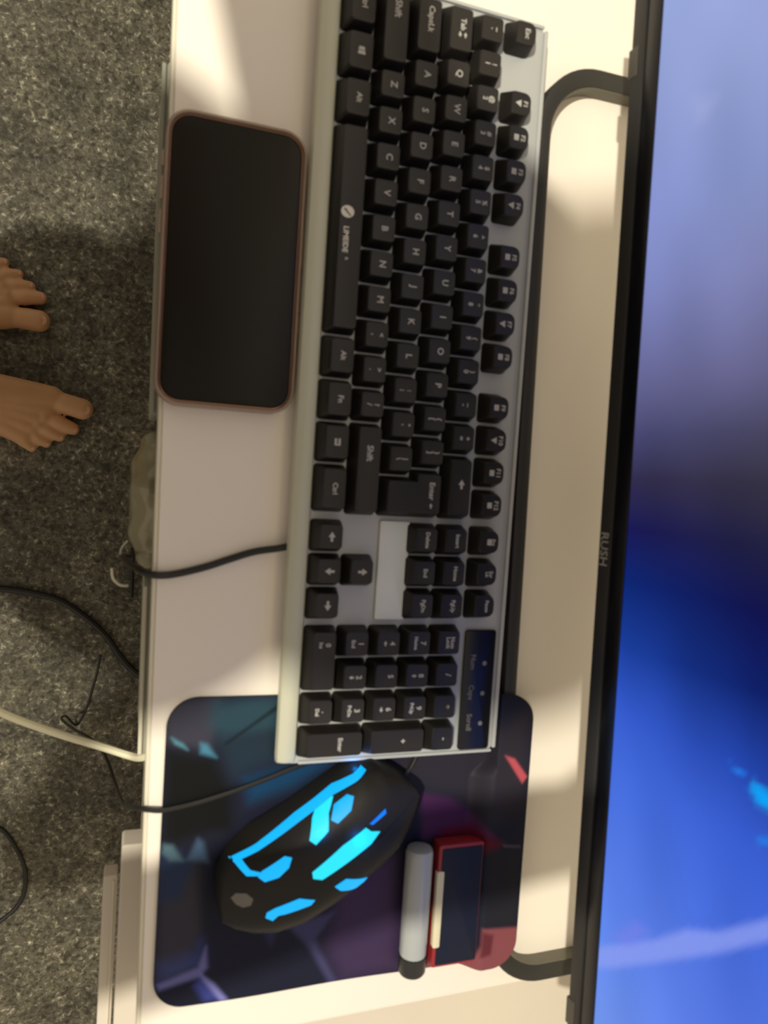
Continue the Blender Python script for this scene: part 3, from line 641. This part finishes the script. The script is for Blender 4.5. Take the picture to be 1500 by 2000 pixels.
B += [(RA, (-372, -184, G+250), 33, 52), ((-372, -184, G+250), RK, 52, 55), (RK, RH, 58, 82), (LA, (-425, -95, G+250), 33, 52), ((-425, -95, G+250), LK, 52, 55), (LK, LH, 58, 82), (RH, LH, 88, 88)]
CH = (-375, -128, 480); NK_ = (-330, -122, 640); HD = (-262, -128, 735)
B += [((-442, -125, 150), (-425, -125, 280), 105, 100), ((-430, -235, 270), (-352, -188, 500), 96, 94), ((-440, -215, 160), (-430, -235, 270), 95, 96), ((-425, -85, 280), (-365, -126, 500), 92, 72), (CH, NK_, 80, 58), (NK_, HD, 56, 70), (HD, (-240, -122, 775), 80, 84), (HD, (-222, -128, 715), 66, 54)]
B += [((-186, -128, 748), (-178, -128, 728), 9, 10)]            # nose
B += [((-256, -214, 750), (-256, -216, 770), 9, 8), ((-256, -42, 750), (-256, -40, 770), 9, 8)]
RS, LS = (-455, -285, 540), (-482, -8, 540)
RE, LE = (-492, -478, 320), (-262, 218, 380); RW, LW = (-165, -388, 385), (-202, -44, 398)
B += [(CH, RS, 80, 54), (CH, LS, 60, 50), (RS, RE, 54, 42), (LS, LE, 50, 42), (RE, RW, 42, 28), (LE, LW, 44, 44)]
# hands on the phone the picture is taken with
RHd, LHd = (-84, -370, 418), (-128, -78, 422)
HB = [((-272, -122, 772), (-258, -122, 785), 88, 82), ((-300, -122, 745), (-280, -122, 775), 76, 82), ((-290, -190, 720), (-330, -205, 560), 50, 36), ((-300, -82, 720), (-335, -88, 620), 38, 30), ((-335, -128, 720), (-370, -128, 590), 66, 50)]  # unseen hair, hanging locks shaped to fill out the shadow on the desk
B += [(RW, RHd, 26, 25), (LW, LHd, 38, 25)]
for dx, dy, l in ((-26, 0, 66), (-9, 4, 74), (8, 4, 70), (24, 0, 56)):
    a = (RHd[0]+26, RHd[1]+dx*.8, RHd[2]+3); B += [(RHd, a, 14, 10), (a, (a[0]+l*.5, a[1]+2+dx*.1, a[2]+5), 9, 8), ((a[0]+l*.5, a[1]+2+dx*.1, a[2]+5), (a[0]+l*.85, a[1]+3+dx*.1, a[2]-4), 8, 7)]
    a = (LHd[0]+dx, LHd[1]-22, LHd[2]+6); B += [(LHd, a, 13, 9), (a, (a[0]+2, a[1]-l*.5, a[2]+14), 9, 8), ((a[0]+2, a[1]-l*.5, a[2]+14), (a[0]+3, a[1]-l*.85, a[2]+12), 8, 7)]
B += [(RHd, (-62, -352, 410), 13, 11), ((-62, -352, 410), (-36, -348, 406), 11, 9), (LHd, (-165, -110, 412), 13, 11), ((-165, -110, 412), (-160, -132, 414), 11, 9)]
per = empty('person', (-400, -140, G)); tag(per, 'barefoot person standing at the desk, toes pointing towards it', 'person')
body('body', B, M_skin, per, 2.5, 3)
body('shirt', [((-442, -125, 140), (-425, -125, 280), 116, 110), ((-430, -235, 270), (-352, -188, 500), 102, 100), ((-440, -215, 160), (-430, -235, 270), 101, 102), ((-425, -85, 280), (-360, -112, 500), 98, 86), (CH, (-345, -124, 590), 86, 62), (CH, RS, 86, 62), (CH, LS, 72, 60), (RS, (-428, -365, 430), 60, 56), (LS, (-352, 123, 460), 60, 54)], M_shirt, per, 9)
body('shorts', [(RH, (-385, -194, -150), 96, 82), (LH, (-412, -74, -150), 96, 82), (RH, LH, 102, 102), ((-442, -125, 130), (-442, -125, 180), 112, 112)], M_short, per, 9)
body('hair', HB, M_hair, per, 7)
for tset in (rt, lt):
    for a, b, ra, rb in tset:
        a, b = Vector(a), Vector(b); d = (b-a).normalized(); s = d.cross(Vector((0, 0, 1))).normalized(); q = b+d*rb*.35+Vector((0, 0, rb*.80)); k = rb/13
        lo = [[tuple(q+d*(5.5*k)*math.cos(t)*r+s*(5.5*k)*math.sin(t)*r+Vector((0, 0, z))) for t in [2*math.pi*i/10 for i in range(10)]] for r, z in ((1, -1.6), (1, 0), (.7, .9), (.2, 1.1))]
        v, f = loft(lo); obj('toenail', v, f, M_nail, per)
# the phone held above the desk (behind the lens of this picture)
hp = empty('smartphone', (-108, -205, 424)); tag(hp, 'smartphone held flat above the desk in both hands', 'phone')
n_ = Vector((-.324, .053, .945)); ctr = Vector((-103.05, -260.73, 411.37))+n_*11
ex = Vector((.945, .065, .320)); ey = Vector((-.0448, .9964, -.0713))
def HPt(v): return [tuple(ctr+ex*x+ey*y+n_*z) for x, y, z in v]
v, f = slab(-36, 36, -18, 130, 0, 8, 10, 1, 6); obj('phone_body', HPt(v), f, M_black, hp)
v, f = slab(-33.5, 33.5, -15.5, 127.5, 8, 8.6, 8, .2, 6); obj('phone_screen', HPt(v), f, M_glass, hp)
